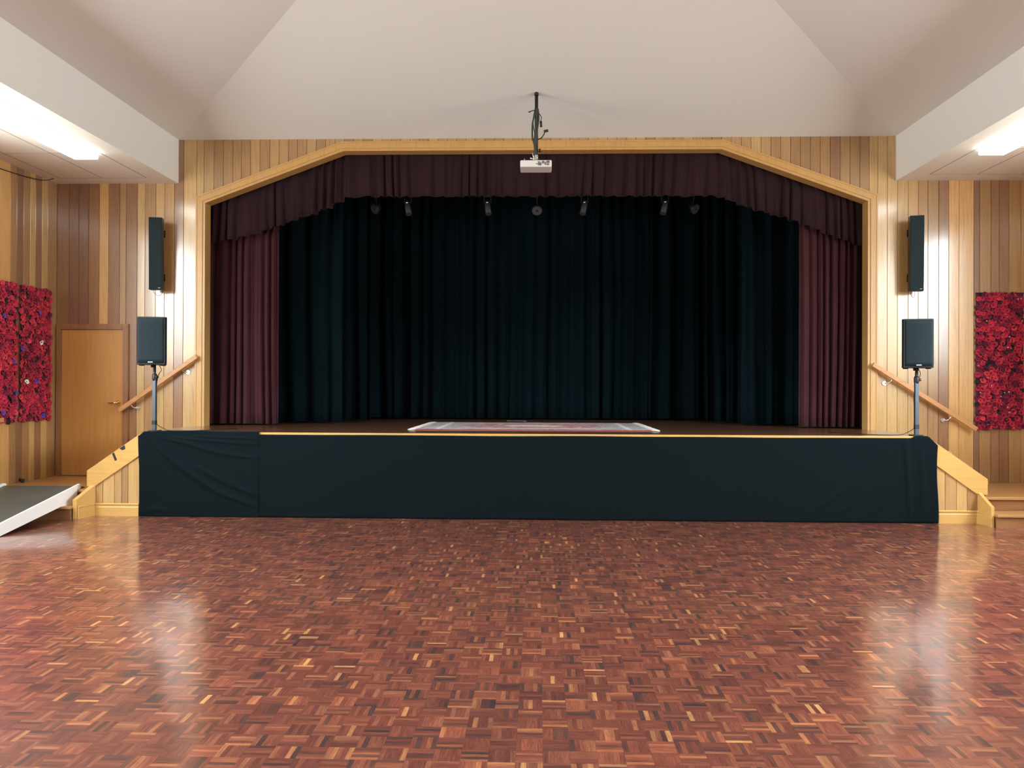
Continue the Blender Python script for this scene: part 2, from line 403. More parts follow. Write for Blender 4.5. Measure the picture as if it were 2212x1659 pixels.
mb.box(XL-0.15, -4.50, D2+0.012, D2+0.16, 0, ZT+0.1); mb.box(4.50, XR+0.15, D2+0.012, D2+0.16, 0, ZT+0.1)
mb.prism([(-4.50, ZT+0.1), (-4.50, 4.055), (-2.575, 4.76), (2.535, 4.76), (4.50, 4.055), (4.50, ZT+0.1)], 'y', D2+0.012, D2+0.16)
o = mb.build('wall_front', M['boards']); struct(o, 'vertical timber boarded wall around the stage opening', 'wall')

def side_segs(y):
    for a, b in WINS:
        if a < y < b: return [(0, WZ0), (WZ1, ZT)]
    return [(0, ZT)]
def side_wall(name, x, sgn, near_e, near_t):
    mb = MB(); cuts = [YB]
    for a, b in WINS: cuts += [a, b]
    cuts.append(near_e[0]); ed = []; tn = []
    for a, b in zip(cuts, cuts[1:]):
        e = rnd_edges(a, b); ed += e[:-1]
    tn = [random.choice(TONES) for _ in ed]
    ed += near_e; tn += near_t
    boards(mb, ed, tn, side_segs, lambda u, d, z: (x-sgn*d, u, z))
    mb.ct = TM
    xa, xb = sorted((x-sgn*0.012, x-sgn*0.2))
    for a, b in WINS:
        mb.box(xa, xb, a, b, 0, WZ0); mb.box(xa, xb, a, b, WZ1, ZT)
    full = [YB]+[v for w_ in WINS for v in w_]+[D2+0.16]
    for a, b in zip(full[::2], full[1::2]): mb.box(xa, xb, a, b, 0, ZT)
    return struct(mb.build(name, M['boards']), None, 'wall')
o = side_wall('wall_left', XL, 1, [9.98, 10.187, 10.317, 10.454, 10.595, 10.709, 10.852, 10.977, D2], [TY, TM, TP, TM, TL, TD, TL, TM])
o['label'] = 'timber boarded side wall at the left with the poppy hangings'
o = side_wall('wall_right', XR, -1, [9.98, 10.1, 10.23, 10.36, 10.5, 10.63, 10.76, 10.9, 11.05, D2], [TT, TM, TL, TM, TD, TL, TM, TY, TD])
o['label'] = 'timber boarded side wall at the right beyond the frame'
mb = MB(); mb.box(XL-0.2, XR+0.2, YB-0.2, YB, 0, ZT+0.1)
struct(mb.build('wall_back', M['wallpaint']), 'plain painted wall at the rear of the hall', 'wall')

# windows
for side, x, sgn in (('left', XL, 1), ('right', XR, -1)):
    for i, (a, b) in enumerate(WINS):
        n = i+1 + (0 if side == 'left' else len(WINS))
        mb = MB(); xo = x-sgn*0.10; f = 0.05
        xa, xb = sorted((xo-0.03, xo+0.03))
        for (y0, y1, z0, z1) in ((a, b, WZ0, WZ0+f), (a, b, WZ1-f, WZ1), (a, a+f, WZ0+f, WZ1-f), (b-f, b, WZ0+f, WZ1-f),
                                 ((a+b)/2-0.025, (a+b)/2+0.025, WZ0+f, WZ1-f)):
            mb.box(xa, xb, y0, y1, z0, z1)
        fr = mb.build(f'window_{n}', M['doorframe'])
        struct(fr, f'timber framed window high in the {side} side wall', 'window')
        g = MB(); g.box(xo-0.003, xo+0.003, a+f, b-f, WZ0+f, WZ1-f); g.build('pane', M['glass'], fr)

# main hipped ceiling
SL = 0.25; yr = 5.855; zr = ZT+SL*(D2-yr); yb = YB+(D2-yr)
mb = MB(); e = 0.0
cc = [(-XB, D2, ZT), (XB, D2, ZT), (XB, YB, ZT), (-XB, YB, ZT), (0, yr, zr), (0, yb, zr)]
mb.add(cc, [(0, 1, 4), (1, 2, 5, 4), (2, 3, 5), (3, 0, 4, 5)])
o = mb.build('ceiling', M['ceiling']); struct(o, 'off white hipped plaster ceiling above the hall', 'ceiling')
md = o.modifiers.new('thickness', 'SOLIDIFY'); md.thickness = 0.06; md.offset = -1
# aisle bulkheads
for side, xs, xw in (('left', -XB, XL-0.2), ('right', XB, XR+0.2)):
    mb = MB(); xa, xb = sorted((xs, xw)); sg = -1 if side == 'left' else 1
    mb.box(xa, xb, YB, D2-0.0005, ZB, ZT+0.02)
    mb.mi[-6] = 1                                   # underside
    mb.cur = 2
    lines = [5.145, 5.75, 6.32]
    for lx in lines:
        a_, b_ = sorted((sg*(lx-0.005), sg*(lx+0.005))); mb.box(a_, b_, YB+0.3, 10.875, ZB-0.0015, ZB+0.002)
    yy = 10.875
    while yy > YB+0.5:
        a_, b_ = sorted((sg*5.145, sg*(6.32 if side == 'left' else 6.60))); mb.box(a_, b_, yy-0.003, yy+0.003, ZB-0.0015, ZB+0.002); yy -= 1.165
    o = mb.build('ceiling_bulkhead', [M['white'], M['soffit'], M['joint']])
    struct(o, f'dropped white bulkhead over the {side} aisle', 'ceiling')

# stage house behind the opening
for nm, lab, b in (('wall_stage_left', 'black painted left wall of the stage house', (-6.0, -5.91, D2+0.201, 15.21, 0, 5.4)),
                   ('wall_stage_right', 'black painted right wall of the stage house', (5.91, 6.0, D2+0.201, 15.21, 0, 5.4)),
                   ('wall_stage_back', 'black painted back wall of the stage house', (-6.0, 6.0, 15.21, 15.3, 0, 5.4)),
                   ('wall_stage_header', 'black painted wall above the stage opening, seen from the stage', (-5.90, 5.90, D2+0.161, D2+0.245, 4.84, 5.4)),
                   ('ceiling_stage', 'black painted ceiling of the stage house', (-6.0, 6.0, D2+0.161, 15.3, 5.4, 5.5))):
    mb = MB(); mb.box(*b); struct(mb.build(nm, M['blackpaint']), lab, nm.split('_')[0])

# ------------------------------------------------------------------ stage opening architrave
def offs(pts, d):
    """offset an open polyline outwards (up / away from the opening)"""
    out = []
    for i, p in enumerate(pts):
        p = Vector(p); ns = []
        for a, b in ((i-1, i), (i, i+1)):
            if a < 0 or b >= len(pts): continue
            t = (Vector(pts[b])-Vector(pts[a])).normalized(); ns.append(Vector((-t.y, t.x)))
        n = sum(ns, Vector((0, 0))).normalized(); out.append(tuple(p+n*(d/n.dot(ns[0]))))
    return out
poly = [(-4.47, ZS), (-4.47, 4.055), (-2.575, 4.757), (2.535, 4.757), (4.475, 4.055), (4.475, ZS)]
def ribbon(mb, A, B, y0, y1):
    n = len(A)
    for i in range(n-1):
        q = [A[i], A[i+1], B[i+1], B[i]]
        mb.prism([q[0], q[1], q[2], q[3]], 'y', y0, y1)
mb = MB()
o1 = offs(poly, 0.0); o2 = offs(poly, 0.035); o3 = offs(poly, 0.125)
ribbon(mb, o1, o2, D2-0.022, D2+0.17)
ribbon(mb, o2, o3, D2-0.034, D2+0.0)
ribbon(mb, offs(poly, 0.105), o3, D2-0.040, D2-0.034)
o = mb.build('trim_stage_opening', M['pine_z'], normals=True); struct(o, 'honey timber architrave around the stage opening', 'trim')

# ------------------------------------------------------------------ stage
st = thing('stage', 'raised timber stage platform with a pale edge strip', 'stage', (0, D1, 0))
mb = MB(); mb.box(-4.64, 4.60, D1, 15.2, 0.9, ZS)
mb.box(-5.9, -4.66, D2+0.161, 15.2, 0.9, ZS); mb.box(4.60, 5.9, D2+0.161, 15.2, 0.9, ZS)
mb.build('stage_floor', M['stagefloor'], st)
mb = MB(); mb.box(-4.60, 4.43, D1-0.012, D1+0.03, ZS-0.032, ZS+0.001, bev=0.004); mb.build('edge_strip', M['pine'], st)
mb = MB(); mb.box(-4.62, 4.58, D1, D1+0.05, 0, 0.9); mb.build('stage_front', M['pine'], st)

# stage side panels, stringers, landings, steps (mirror with s)
def zst_b(s):       # stringer underside as function of |x|
    return (lambda ax: interp([(4.60, 0.76), (5.195, 0.352), (5.24, 0.345)], ax)) if s < 0 else (lambda ax: interp([(4.60, 0.735), (5.168, 0.332)], ax))
def flight(s, name_side, panel_edges, panel_tones):
    t = thing('stage_steps', f'timber steps climbing from the {name_side} landing to the stage with a boarded side', 'steps', (s*5.0, D1, 0))
    zb = zst_b(s)
    mb = MB(); boards(mb, panel_edges, panel_tones, lambda x: [(0.15, zb(abs(x))+0.01)], lambda u, d, z: (u, D1+0.004+d, z))
    a, b = min(panel_edges), max(panel_edges)
    mb.ct = TM
    pts = [(a, 0), (b, 0), (b, zb(abs(b))), (a, zb(abs(a)))]
    mb.prism(pts, 'y', D1+0.0145, D1+0.04)
    mb.build('side_panel', M['boards'], t)
    # stringer board
    if s < 0: P = [(-5.289, 0.352), (-5.195, 0.352), (-4.60, 0.760), (-4.60, 1.0), (-4.62, 1.0), (-5.289, 0.538)]
    else: P = [(5.275, 0.332), (5.168, 0.332), (4.60, 0.735), (4.60, 0.985), (4.62, 0.975), (5.275, 0.516)]
    mb = MB(); mb.prism(P, 'y', D1-0.012, D1+0.02); mb.build('stringer', M['pine'], t, normals=True)
    # treads and risers hidden behind the stringer
    for k in range(3):
        x1 = 5.29-0.206*k; z1 = ZP+0.1734*(k+1)
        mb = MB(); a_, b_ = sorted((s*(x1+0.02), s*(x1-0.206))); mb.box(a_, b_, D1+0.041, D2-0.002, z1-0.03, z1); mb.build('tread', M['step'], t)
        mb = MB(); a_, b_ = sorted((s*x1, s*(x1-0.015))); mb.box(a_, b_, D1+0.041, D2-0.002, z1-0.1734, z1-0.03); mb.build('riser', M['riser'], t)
    return t
flight(-1, 'left', [-5.235, -5.105, -4.965, -4.875, -4.80, -4.66], [TT, TL, TT, TM, TL])
flight(1, 'right', [4.66, 4.80, 4.93, 5.055, 5.20], [TL, TT, TL, TM])

def landing(s, side, xin, xout, yfront):
    t = thing('landing', f'low timber landing on the {side} with a step down to the parquet', 'landing', (s*5.9, D1, 0))
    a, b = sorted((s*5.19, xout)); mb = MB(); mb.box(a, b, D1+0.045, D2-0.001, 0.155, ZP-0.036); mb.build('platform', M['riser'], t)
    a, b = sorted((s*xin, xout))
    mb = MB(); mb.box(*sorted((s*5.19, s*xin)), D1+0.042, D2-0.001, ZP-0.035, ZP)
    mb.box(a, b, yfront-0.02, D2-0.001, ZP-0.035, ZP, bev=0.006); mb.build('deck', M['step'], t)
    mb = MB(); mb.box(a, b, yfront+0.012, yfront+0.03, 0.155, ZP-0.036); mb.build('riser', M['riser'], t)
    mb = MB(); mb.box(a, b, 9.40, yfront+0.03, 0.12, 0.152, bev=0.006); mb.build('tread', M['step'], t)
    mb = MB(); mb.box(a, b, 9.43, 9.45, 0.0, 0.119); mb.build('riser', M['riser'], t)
    # cheek piece at the inner end, splayed a little on the left
    if s < 0: q = [(-5.190, D1), (-5.268, 9.47), (-5.315, 9.47), (-5.245, D1)]
    else: q = [(5.165, D1), (5.178, 9.47), (5.215, 9.47), (5.205, D1)]
    top = [0.368, 0.225, 0.225, 0.368]
    mb = MB(); mb.add([(x, y, 0) for x, y in q]+[(x, y, z) for (x, y), z in zip(q, top)],
                      [(0, 1, 2, 3), (4, 5, 6, 7), (0, 1, 5, 4), (1, 2, 6, 5), (2, 3, 7, 6), (3, 0, 4, 7)])
    mb.build('cheek', M['pine'], t, normals=True)
    return t
landing(-1, 'left', 5.315, XL+0.001, 9.76)
landing(1, 'right', 5.215, XR-0.001, 9.735)

# skirting under the side panels, turning forward along the cheeks
def skirting(name, s, xa, xc):
    prof = [(0, 0), (-0.018, 0), (-0.018, 0.105), (-0.013, 0.112), (-0.013, 0.128), (-0.020, 0.134), (-0.020, 0.145), (-0.010, 0.152), (0, 0.152)]
    mb = MB(); x0, x1 = s*xa, s*xc
    path = [((x0, D1), (0, 1)), ((x1, D1), None), ((x1+s*0.06, 9.47), None)]
    # straight run
    A = [(x0, D1+p[0]-0.001, p[1]) for p in prof]; B = [(x1-s*abs(p[0]), D1+p[0]-0.001, p[1]) for p in prof]
    C = [(x1+s*0.055-s*abs(p[0]), 9.475, p[1]) for p in prof]
    n = len(prof)
    mb.add(A+B, [(i, i+1, n+i+1, n+i) for i in range(n-1)]+[tuple(range(n))])
    mb.add(B+C, [(i, i+1, n+i+1, n+i) for i in range(n-1)]+[tuple(range(n, 2*n))])
    o = mb.build(name, M['pine'], normals=True); return o
struct(skirting('baseboard_left', -1, 4.66, 5.205), 'moulded honey timber skirting left of the stage skirt', 'skirting')
struct(skirting('baseboard_right', 1, 4.66, 5.165), 'moulded honey timber skirting right of the stage skirt', 'skirting')

# ------------------------------------------------------------------ door
dr = MB(); dr.box(-6.455, -5.60, D2-0.012, D2-0.004, ZP+0.012, 2.322)
door = dr.build('door_1', M['door']); struct(door, 'flush honey veneer door on the left landing', 'door')
mb = MB()
for (x0, x1, z0, z1) in ((-6.53, -6.458, ZP, 2.40), (-5.597, -5.525, ZP, 2.40), (-6.458, -5.597, 2.326, 2.40)):
    mb.box(x0, x1, D2-0.030, D2-0.0005, z0, z1); 
    mb.box(x0+0.012, x1-0.012 if x1-x0 < .2 else x1-0.012, D2-0.036, D2-0.030, z0+0.0, z1-0.012)
mb.build('door_frame', M['doorframe'], door)
mb = MB()
mb.tube([(-5.665, D2-0.012, 1.32), (-5.665, D2-0.022, 1.32)], 0.032, 16)
mb.tube([(-5.665, D2-0.02, 1.32), (-5.665, D2-0.065, 1.32)], 0.011, 10)
mb.tube([(-5.655, D2-0.062, 1.322), (-5.70, D2-0.066, 1.318), (-5.75, D2-0.062, 1.315), (-5.785, D2-0.055, 1.318)], [0.013, 0.011, 0.009, 0.008], 10)
mb.build('door_handle', M['brass'], door)

# ------------------------------------------------------------------ handrails
def handrail(p0, p1, brk, label):
    t = thing('handrail', label, 'handrail', (p0[0], D2, p0[1]))
    yc = D2-0.085; d = Vector((p1[0]-p0[0], 0, p1[1]-p0[1])); L = d.length; d.normalize()
    T = Matrix((d, (0, 1, 0), Vector((-d.z, 0, d.x)))).transposed().to_4x4(); T.translation = Vector((p0[0], yc, p0[1]))
    mb = MB(); mb.box(0, L, -0.022, 0.022, -0.03, 0.03, T, bev=0.007); mb.build('rail', M['rail'], t)
    for bx, bz, sx in brk:
        mb = MB()
        mb.tube([(bx-sx*0.045, yc, bz+0.075), (bx-sx*0.04, yc+0.003, bz+0.045), (bx-sx*0.02, yc+0.02, bz+0.012), (bx, D2-0.03, bz), (bx+sx*0.03, D2-0.008, bz)], 0.007, 8)
        mb.tube([(bx+sx*0.03, D2-0.012, bz), (bx+sx*0.03, D2-0.001, bz)], 0.03, 16)
        mb.build('bracket', M['chrome'], t)
    return t
handrail((-5.615, 1.215), (-4.545, 1.955), [(-4.73, 1.742, 1), (-5.42, 1.25, 1)], 'honey timber handrail rising to the stage on the left wall section')
handrail((5.87, 1.020), (4.515, 1.875), [(4.73, 1.625, -1), (5.50, 1.137, -1)], 'honey timber handrail falling from the stage to the right landing')
t = thing('handrail', 'short end of a timber handrail at the left frame edge below the poppies', 'handrail', (XL+0.08, 9.5, 1.1))
mb = MB(); mb.box(XL+0.06, XL+0.105, 8.3, 9.93, 1.10, 1.155, bev=0.006); mb.build('rail', M['rail'], t)
for yy in (9.2, 8.6):
    mb = MB(); mb.tube([(XL+0.08, yy, 1.10), (XL+0.07, yy, 1.05), (XL+0.001, yy, 1.04)], 0.007, 8); mb.build('bracket', M['chrome'], t)

# ------------------------------------------------------------------ curtains
def folds(u, seed, pitch):
    """irregular pleat profile in -1..1"""
    a = u/pitch; n1 = mnoise.noise(Vector((a*0.35, seed, 0)))*2.6
    s_ = math.sin(2*PI*(a+n1*0.55)); 
    s2 = math.sin(2*PI*(a*2.3+n1+seed))
    s_ = math.copysign(abs(s_)**0.7, s_)
    return 0.75*s_+0.25*s2
def curtain(name, x0, x1, y, zb, zt, pitch, amp, seed, m, flare=0.3, step=0.012, lean=0.0, nz=14, zbf=None):
    mb = MB(); nu = int((x1-x0)/step)
    def fn(i, j):
        x = x0+(x1-x0)*i; top = zt(x) if callable(zt) else zt; bot = zb(x) if callable(zb) else zb
        z = bot+(top-bot)*j
        d = 1-j
        drift = mnoise.noise(Vector((x*1.7, z*0.35, seed*3.1)))*0.06*d
        k = folds(x-x0+drift, seed, pitch)*amp*(0.75+flare*d)*(0.8+0.4*mnoise.noise(Vector((x*3, seed, 5))))
        kx = math.cos(2*PI*(x-x0)/pitch)*pitch*0.10
        e = 0.012*mnoise.noise(Vector((x*9, z*2, seed)))
        zz = z
        if j == 0: zz = z + 0.010*mnoise.noise(Vector((x*14, seed, 1))) - k*0.05
        return (x+kx*0.6+lean*d*(x-(x0+x1)/2), y+k+e, zz)
    mb.grid(fn, nu, nz)
    return mb.build(name, m, solid=0.004)
# valance: step-cut pleats with a shaped lower edge
VB = [(-4.50, 3.545), (-4.0, 3.655), (-3.5, 3.80), (-3.0, 3.985), (-2.60, 4.185), (-2.4, 4.20), (2.45, 4.195), (2.62, 4.175), (3.1, 3.99), (3.6, 3.83), (4.1, 3.65), (4.50, 3.50)]
def vzb(x):
    q = 0.19; a = math.floor(x/q+0.3*math.sin(x*5))
    xs = (a+0.5)*q if abs(x) > 2.45 else x
    return interp(VB, xs)*0.55+interp(VB, x)*0.45 + 0.012*mnoise.noise(Vector((x*4, 3, 2)))
def vzt(x): return ztop_open(max(-4.47, min(4.475, x)))+0.13
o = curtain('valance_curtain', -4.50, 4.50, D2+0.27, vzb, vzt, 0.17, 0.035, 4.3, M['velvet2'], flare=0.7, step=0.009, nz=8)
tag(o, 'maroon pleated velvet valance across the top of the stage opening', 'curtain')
zlt = lambda x: vzb(x)+0.5
o = curtain('side_curtain', -4.60, -3.60, D2+0.44, ZS+0.018, zlt, 0.115, 0.062, 1.7, M['velvet'], step=0.006, nz=16)
tag(o, 'maroon velvet curtain gathered at the left of the stage', 'curtain', 'maroon side curtains')
o = curtain('side_curtain', 3.70, 4.62, D2+0.40, ZS+0.018, zlt, 0.105, 0.062, 9.2, M['velvet'], step=0.006, nz=16)
tag(o, 'maroon velvet curtain gathered at the right of the stage', 'curtain', 'maroon side curtains')
o = curtain('black_drape', -3.95, -2.83, 12.35, ZS+0.022, 5.1, 0.42, 0.07, 2.2, M['drape'], nz=16)
tag(o, 'black drape beside the left maroon curtain, nearest to the front', 'curtain', 'black stage masking drapes')
o = curtain('black_drape', -3.25, -2.60, 13.3, ZS+0.022, 5.1, 0.26, 0.06, 5.9, M['drape'], nz=16)
tag(o, 'narrow black drape just behind the front left black drape', 'curtain', 'black stage masking drapes')
o = curtain('black_drape', 3.07, 4.15, 12.3, ZS+0.022, 5.1, 0.33, 0.07, 7.1, M['drape'], nz=16)
tag(o, 'black drape beside the right maroon curtain, nearest to the front', 'curtain', 'black stage masking drapes')
o = curtain('black_drape', 2.75, 3.4, 13.3, ZS+0.022, 5.1, 0.26, 0.06, 3.3, M['drape'], nz=16)
tag(o, 'narrow black drape just behind the front right black drape', 'curtain', 'black stage masking drapes')
o = curtain('backdrop_curtain', -4.6, 4.6, 14.15, ZS+0.022, 5.2, 0.27, 0.11, 6.4, M['drape'], step=0.014, nz=16)
tag(o, 'wide black pleated backdrop curtain at the back of the stage', 'curtain')

# ------------------------------------------------------------------ black skirts on the stage front
def seg(px, pz, a, b):
    ax, az = a; bx, bz = b; dx, dz = bx-ax, bz-az; L2 = dx*dx+dz*dz
    t = ((px-ax)*dx+(pz-az)*dz)/L2; t = max(0, min(1, t)); qx, qz = ax+dx*t, az+dz*t
    return math.hypot(px-qx, pz-qz), t
def wrinkle(x, z, lines):
    d = 0
    for pts, w_, am in lines:
        best = 9; tt_ = 0
        for i, (a, b) in enumerate(zip(pts, pts[1:])):
            q, t = seg(x, z, a, b)
            if q < best: best = q; tt_ = (i+t)/(len(pts)-1)
        d += am*math.exp(-(best/w_)**2)*min(1, (1.05-tt_)*6, 0.4+tt_*3)
    return d
WL = [([(-4.50, 0.93), (-4.36, 0.76), (-4.05, 0.52), (-3.70, 0.30), (-3.22, 0.12)], 0.028, 0.020),
      ([(-4.44, 0.95), (-4.1, 0.88), (-3.7, 0.76), (-3.22, 0.70)], 0.022, 0.015),
      ([(-4.0, 0.62), (-3.7, 0.46), (-3.22, 0.25)], 0.03, 0.016),
      ([(-4.3, 0.95), (-3.9, 0.91), (-3.22, 0.86)], 0.016, 0.011),
      ([(-4.0, 0.955), (-3.22, 0.93)], 0.012, 0.009),
      ([(-4.3, 0.62), (-3.95, 0.38), (-3.75, 0.22)], 0.022, -0.010),
      ([(-4.6, 0.05), (-4.45, 0.10), (-4.3, 0.06)], 0.03, 0.010)]
mb = MB()
def skl(i, j):
    x = -4.662+1.452*i
    top = interp([(-4.662, 0.955), (-4.60, 1.004), (-4.3, 1.016), (-3.9, 1.020), (-3.65, 1.008), (-3.21, 1.012)], x)
    if j > 0.94:
        k = (j-0.94)/0.06; z = top+0.004*math.sin(k*PI); y = D1-0.030+k*0.06
    else:
        z = 0.004+(top-0.004)*(j/0.94); y = D1-0.030
    edge = math.exp(-((x+4.662)/0.03)**2)*0.012
    inset = 0.02*math.sin(z*3.0) if i == 0 else 0
    return (x+ (0.012*math.sin(z*5)+0.03*(1-z) if i == 0 else 0)*0.6, y-(wrinkle(x, z, WL) if j < .94 else 0)+edge-0.004*mnoise.noise(Vector((x*2, z*2, 0))), z)
mb.grid(skl, 150, 110)
o = mb.build('stage_skirt', M['skirt'], solid=0.003); tag(o, 'creased black cloth panel hung over the left end of the stage front', 'cloth')
WR = [([(3.20, 0.08), (3.45, 0.25), (3.75, 0.45)], 0.02, 0.009), ([(3.45, 0.06), (3.7, 0.2), (3.95, 0.42)], 0.018, 0.008),
      ([(3.85, 0.05), (4.1, 0.25), (4.2, 0.5)], 0.02, 0.008),
      ([(4.33, 0.97), (4.36, 0.5), (4.38, 0.05)], 0.03, 0.022), ([(4.50, 0.9), (4.53, 0.5), (4.53, 0.05)], 0.025, 0.016),
      ([(-0.5, 0.02), (0.6, 0.03)], 0.01, 0.006)]
mb = MB()
def skr(i, j):
    L = 8.09; u = i*L; x = -3.235+min(u, 7.935); back = max(0, u-7.935)
    top = 0.982+0.008*mnoise.noise(Vector((u*0.9, 1, 1)))
    if x > 4.40: top = interp([(4.40, 0.985), (4.45, 1.012), (4.585, 1.008), (4.70, 0.90)], x)
    elif x > 4.1: top = interp([(4.1, top), (4.40, 0.985)], x)
    z = 0.004+(top-0.004)*j
    wob = 0.006*mnoise.noise(Vector((u*1.3, z*0.8, 7)))
    return (x+0.010*math.sin(z*6+1)*(1 if x > 4.6 else 0)+back*0.0, D1-0.028-wrinkle(x, z, WR)-wob+back*0.9-0.010*(1-z)*math.sin(u*2.1)**2, z)
mb.grid(skr, 420, 44)
o = mb.build('stage_skirt', M['skirt'], solid=0.003); tag(o, 'long smooth black cloth covering most of the stage front', 'cloth')

# ------------------------------------------------------------------ rug on the stage
cx, cy = 0.03, 11.58; RX, RY = 1.50, 1.08
rg = thing('rug', 'flat patterned rug in pale grey and pink with white fringes on the stage', 'rug', (cx, cy, ZS))
mb = MB()
def rf(i, j): return ((-RX+2*RX*i), (-RY+2*RY*j), 0.012+0.003*mnoise.noise(Vector((i*9, j*5, 0))))
mb.grid(rf, 60, 30)
mb.smooth = False
mb.box(-RX, RX, -RY, RY, 0.001, 0.0085)
o = mb.build('pile', M['rug']); o.parent = rg
for sx in (-1, 1):
    mb = MB(); k = 0; yy = -RY+0.01
    while yy < RY:
        a = random.uniform(-0.4, 0.4); L = random.uniform(0.07, 0.11)
        mb.tube([(sx*(RX-0.005), yy, 0.009), (sx*(RX+L*0.5), yy+a*L*0.4, 0.010), (sx*(RX+L), yy+a*L, 0.005)], [0.006, 0.008, 0.006], 5)
        yy += 0.020
    o = mb.build('fringe', M['fringe']); o.parent = rg; tag(o, kind='stuff'); tag(o, 'white fringe')
mb = MB(); mb.box(-0.42, -0.12, 13.55, 13.575, ZS+0.0002, ZS+0.0015); mb.box(-0.15, -0.10, 13.43, 13.55, ZS+0.0002, ZS+0.0015)
tag(mb.build('floor_tape', M['tapewhite']), 'thin white tape mark on the stage floor behind the rug', 'tape')

# ------------------------------------------------------------------ loudspeakers on poles
def pole_speaker(x, y, px, s, zb_, zt_, side):
    st_ = thing('speaker_stand', f'grey blue metal speaker pole standing at the {side} front of the stage', 'speaker stand', (px, y, ZS))
    yp = y+0.02
    mb = MB(); mb.box(px-0.021, px+0.021, yp-0.021, yp+0.021, ZS+0.012, 1.655, bev=0.005); mb.build('lower_pole', M['pole'], st_)
    mb = MB(); mb.tube([(px, yp, 1.60), (px, yp, zb_-0.01)], 0.0165, 14); mb.build('upper_pole', M['black'], st_)
    mb = MB(); mb.tube([(px, yp, 1.615), (px, yp, 1.635), (px, yp, 1.685), (px, yp, 1.70)], [0.024, 0.029, 0.029, 0.022], 14)
    mb.tube([(px, yp, 1.655), (px+0.045, yp-0.012, 1.66)], [0.012, 0.017], 10); mb.build('clamp', M['black'], st_)
    mb = MB(); mb.box(px-0.024, px+0.024, yp-0.024, yp+0.024, 1.085, 1.135, bev=0.004); mb.build('strap', M['black'], st_)
    mb = MB(); mb.box(px-0.06, px+0.06, yp-0.05, yp+0.07, ZS+0.0005, ZS+0.012, bev=0.003); mb.build('base_plate', M['black'], st_)
    sp = thing('loudspeaker', f'black cabinet loudspeaker on the {side} stage pole', 'speaker', (x, yp, zb_))
    T = Matrix.Translation((x, yp, 0)) @ Matrix.Rotation(s*0.20, 4, 'Z')
    W = 0.345; D = 0.30
    mb = MB()
    pl = [(-W/2, -0.085), (-W/2+0.018, -0.125), (W/2-0.018, -0.125), (W/2, -0.085), (W/2-0.06, D-0.14), (-W/2+0.06, D-0.14)]
    bm = bmesh.new(); vs = [bm.verts.new((p[0], p[1], zb_+0.008)) for p in pl]; f = bm.faces.new(vs)
    r_ = bmesh.ops.extrude_face_region(bm, geom=[f])
    for v in r_['geom']:
        if isinstance(v, bmesh.types.BMVert): v.co.z = zt_
    bmesh.ops.recalc_face_normals(bm, faces=bm.faces)
    bmesh.ops.bevel(bm, geom=list(bm.edges), offset=0.008, segments=3, affect='EDGES', profile=0.5)
    bm.verts.index_update(); mb.smooth = False
    mb.add([T @ v.co for v in bm.verts], [[v.index for v in f_.verts] for f_ in bm.faces]); bm.free()
    mb.build('cabinet', M['spk'], sp)
    mb = MB(); mb.grid(lambda i, j: T @ Vector((-W/2+0.022+(W-0.044)*i, -0.130-0.010*math.sin(PI*i)**0.8, zb_+0.03+(zt_-zb_-0.045)*j)), 12, 10)
    o = mb.build('grille', M['grille'], sp); md = o.modifiers.new('thickness', 'SOLIDIFY'); md.thickness = 0.005
    mb = MB(); mb.box(-0.028, 0.028, -0.149, -0.138, zb_+0.032, zb_+0.046, T, bev=0.002); mb.build('badge', M['badge'], sp)
    mb = MB(); mb.tube([T @ Vector((0, 0.0, zb_-0.022)), T @ Vector((0, 0.0, zb_+0.010))], 0.03, 14)
    mb.build('pole_socket', M['black'], sp)
    for fx in (-1, 1):
        mb = MB(); mb.box(fx*(W/2-0.05)-0.02, fx*(W/2-0.05)+0.02, -0.09, 0.0, zb_-0.004, zb_+0.009, T); mb.build('foot', M['black'], sp)
    cb_ = MB(); e_ = 1 if s > 0 else -1
    pts = [(x+0.04, yp+0.05, zb_+0.02), (x+0.075, yp+0.05, zb_-0.05), (x+0.05, yp+0.03, zb_-0.11), (px+0.026, yp, 1.56), (px+0.027, yp, 1.35),
           (px+0.027, yp, 1.12), (px+e_*0.04, yp, 1.08), (px+e_*0.12, yp, 1.035), (px+e_*0.22, yp-0.01, ZS+0.008), (px+e_*0.5, yp+0.1, ZS+0.006), (px+e_*0.8, yp+0.6, ZS+0.006)]
    if e_ < 0: pts = pts[:3]+[(px-0.026, yp, 1.50), (px-0.027, yp, 1.35), (px-0.027, yp, 1.12)]+pts[6:]
    cb_.tube(catmull(pts, 5), 0.0045, 7)
    tag(cb_.build('speaker_cable', M['black']), f'thin black cable hanging down the {side} speaker pole', 'cable')
def catmull(P, n):
    P = [Vector(p) for p in P]; out = []
    for i in range(len(P)-1):
        p0 = P[max(i-1, 0)]; p1 = P[i]; p2 = P[i+1]; p3 = P[min(i+2, len(P)-1)]
        for k in range(n):
            t = k/n; out.append(0.5*((2*p1)+(p2-p0)*t+(2*p0-5*p1+4*p2-p3)*t*t+(3*p1-p0-3*p2+p3)*t**3))
    out.append(P[-1]); return out
pole_speaker(-4.57, 9.87, -4.555, 1, 1.797, 2.381, 'left')
pole_speaker(4.518, 9.84, 4.525, -1, 1.788, 2.366, 'right')

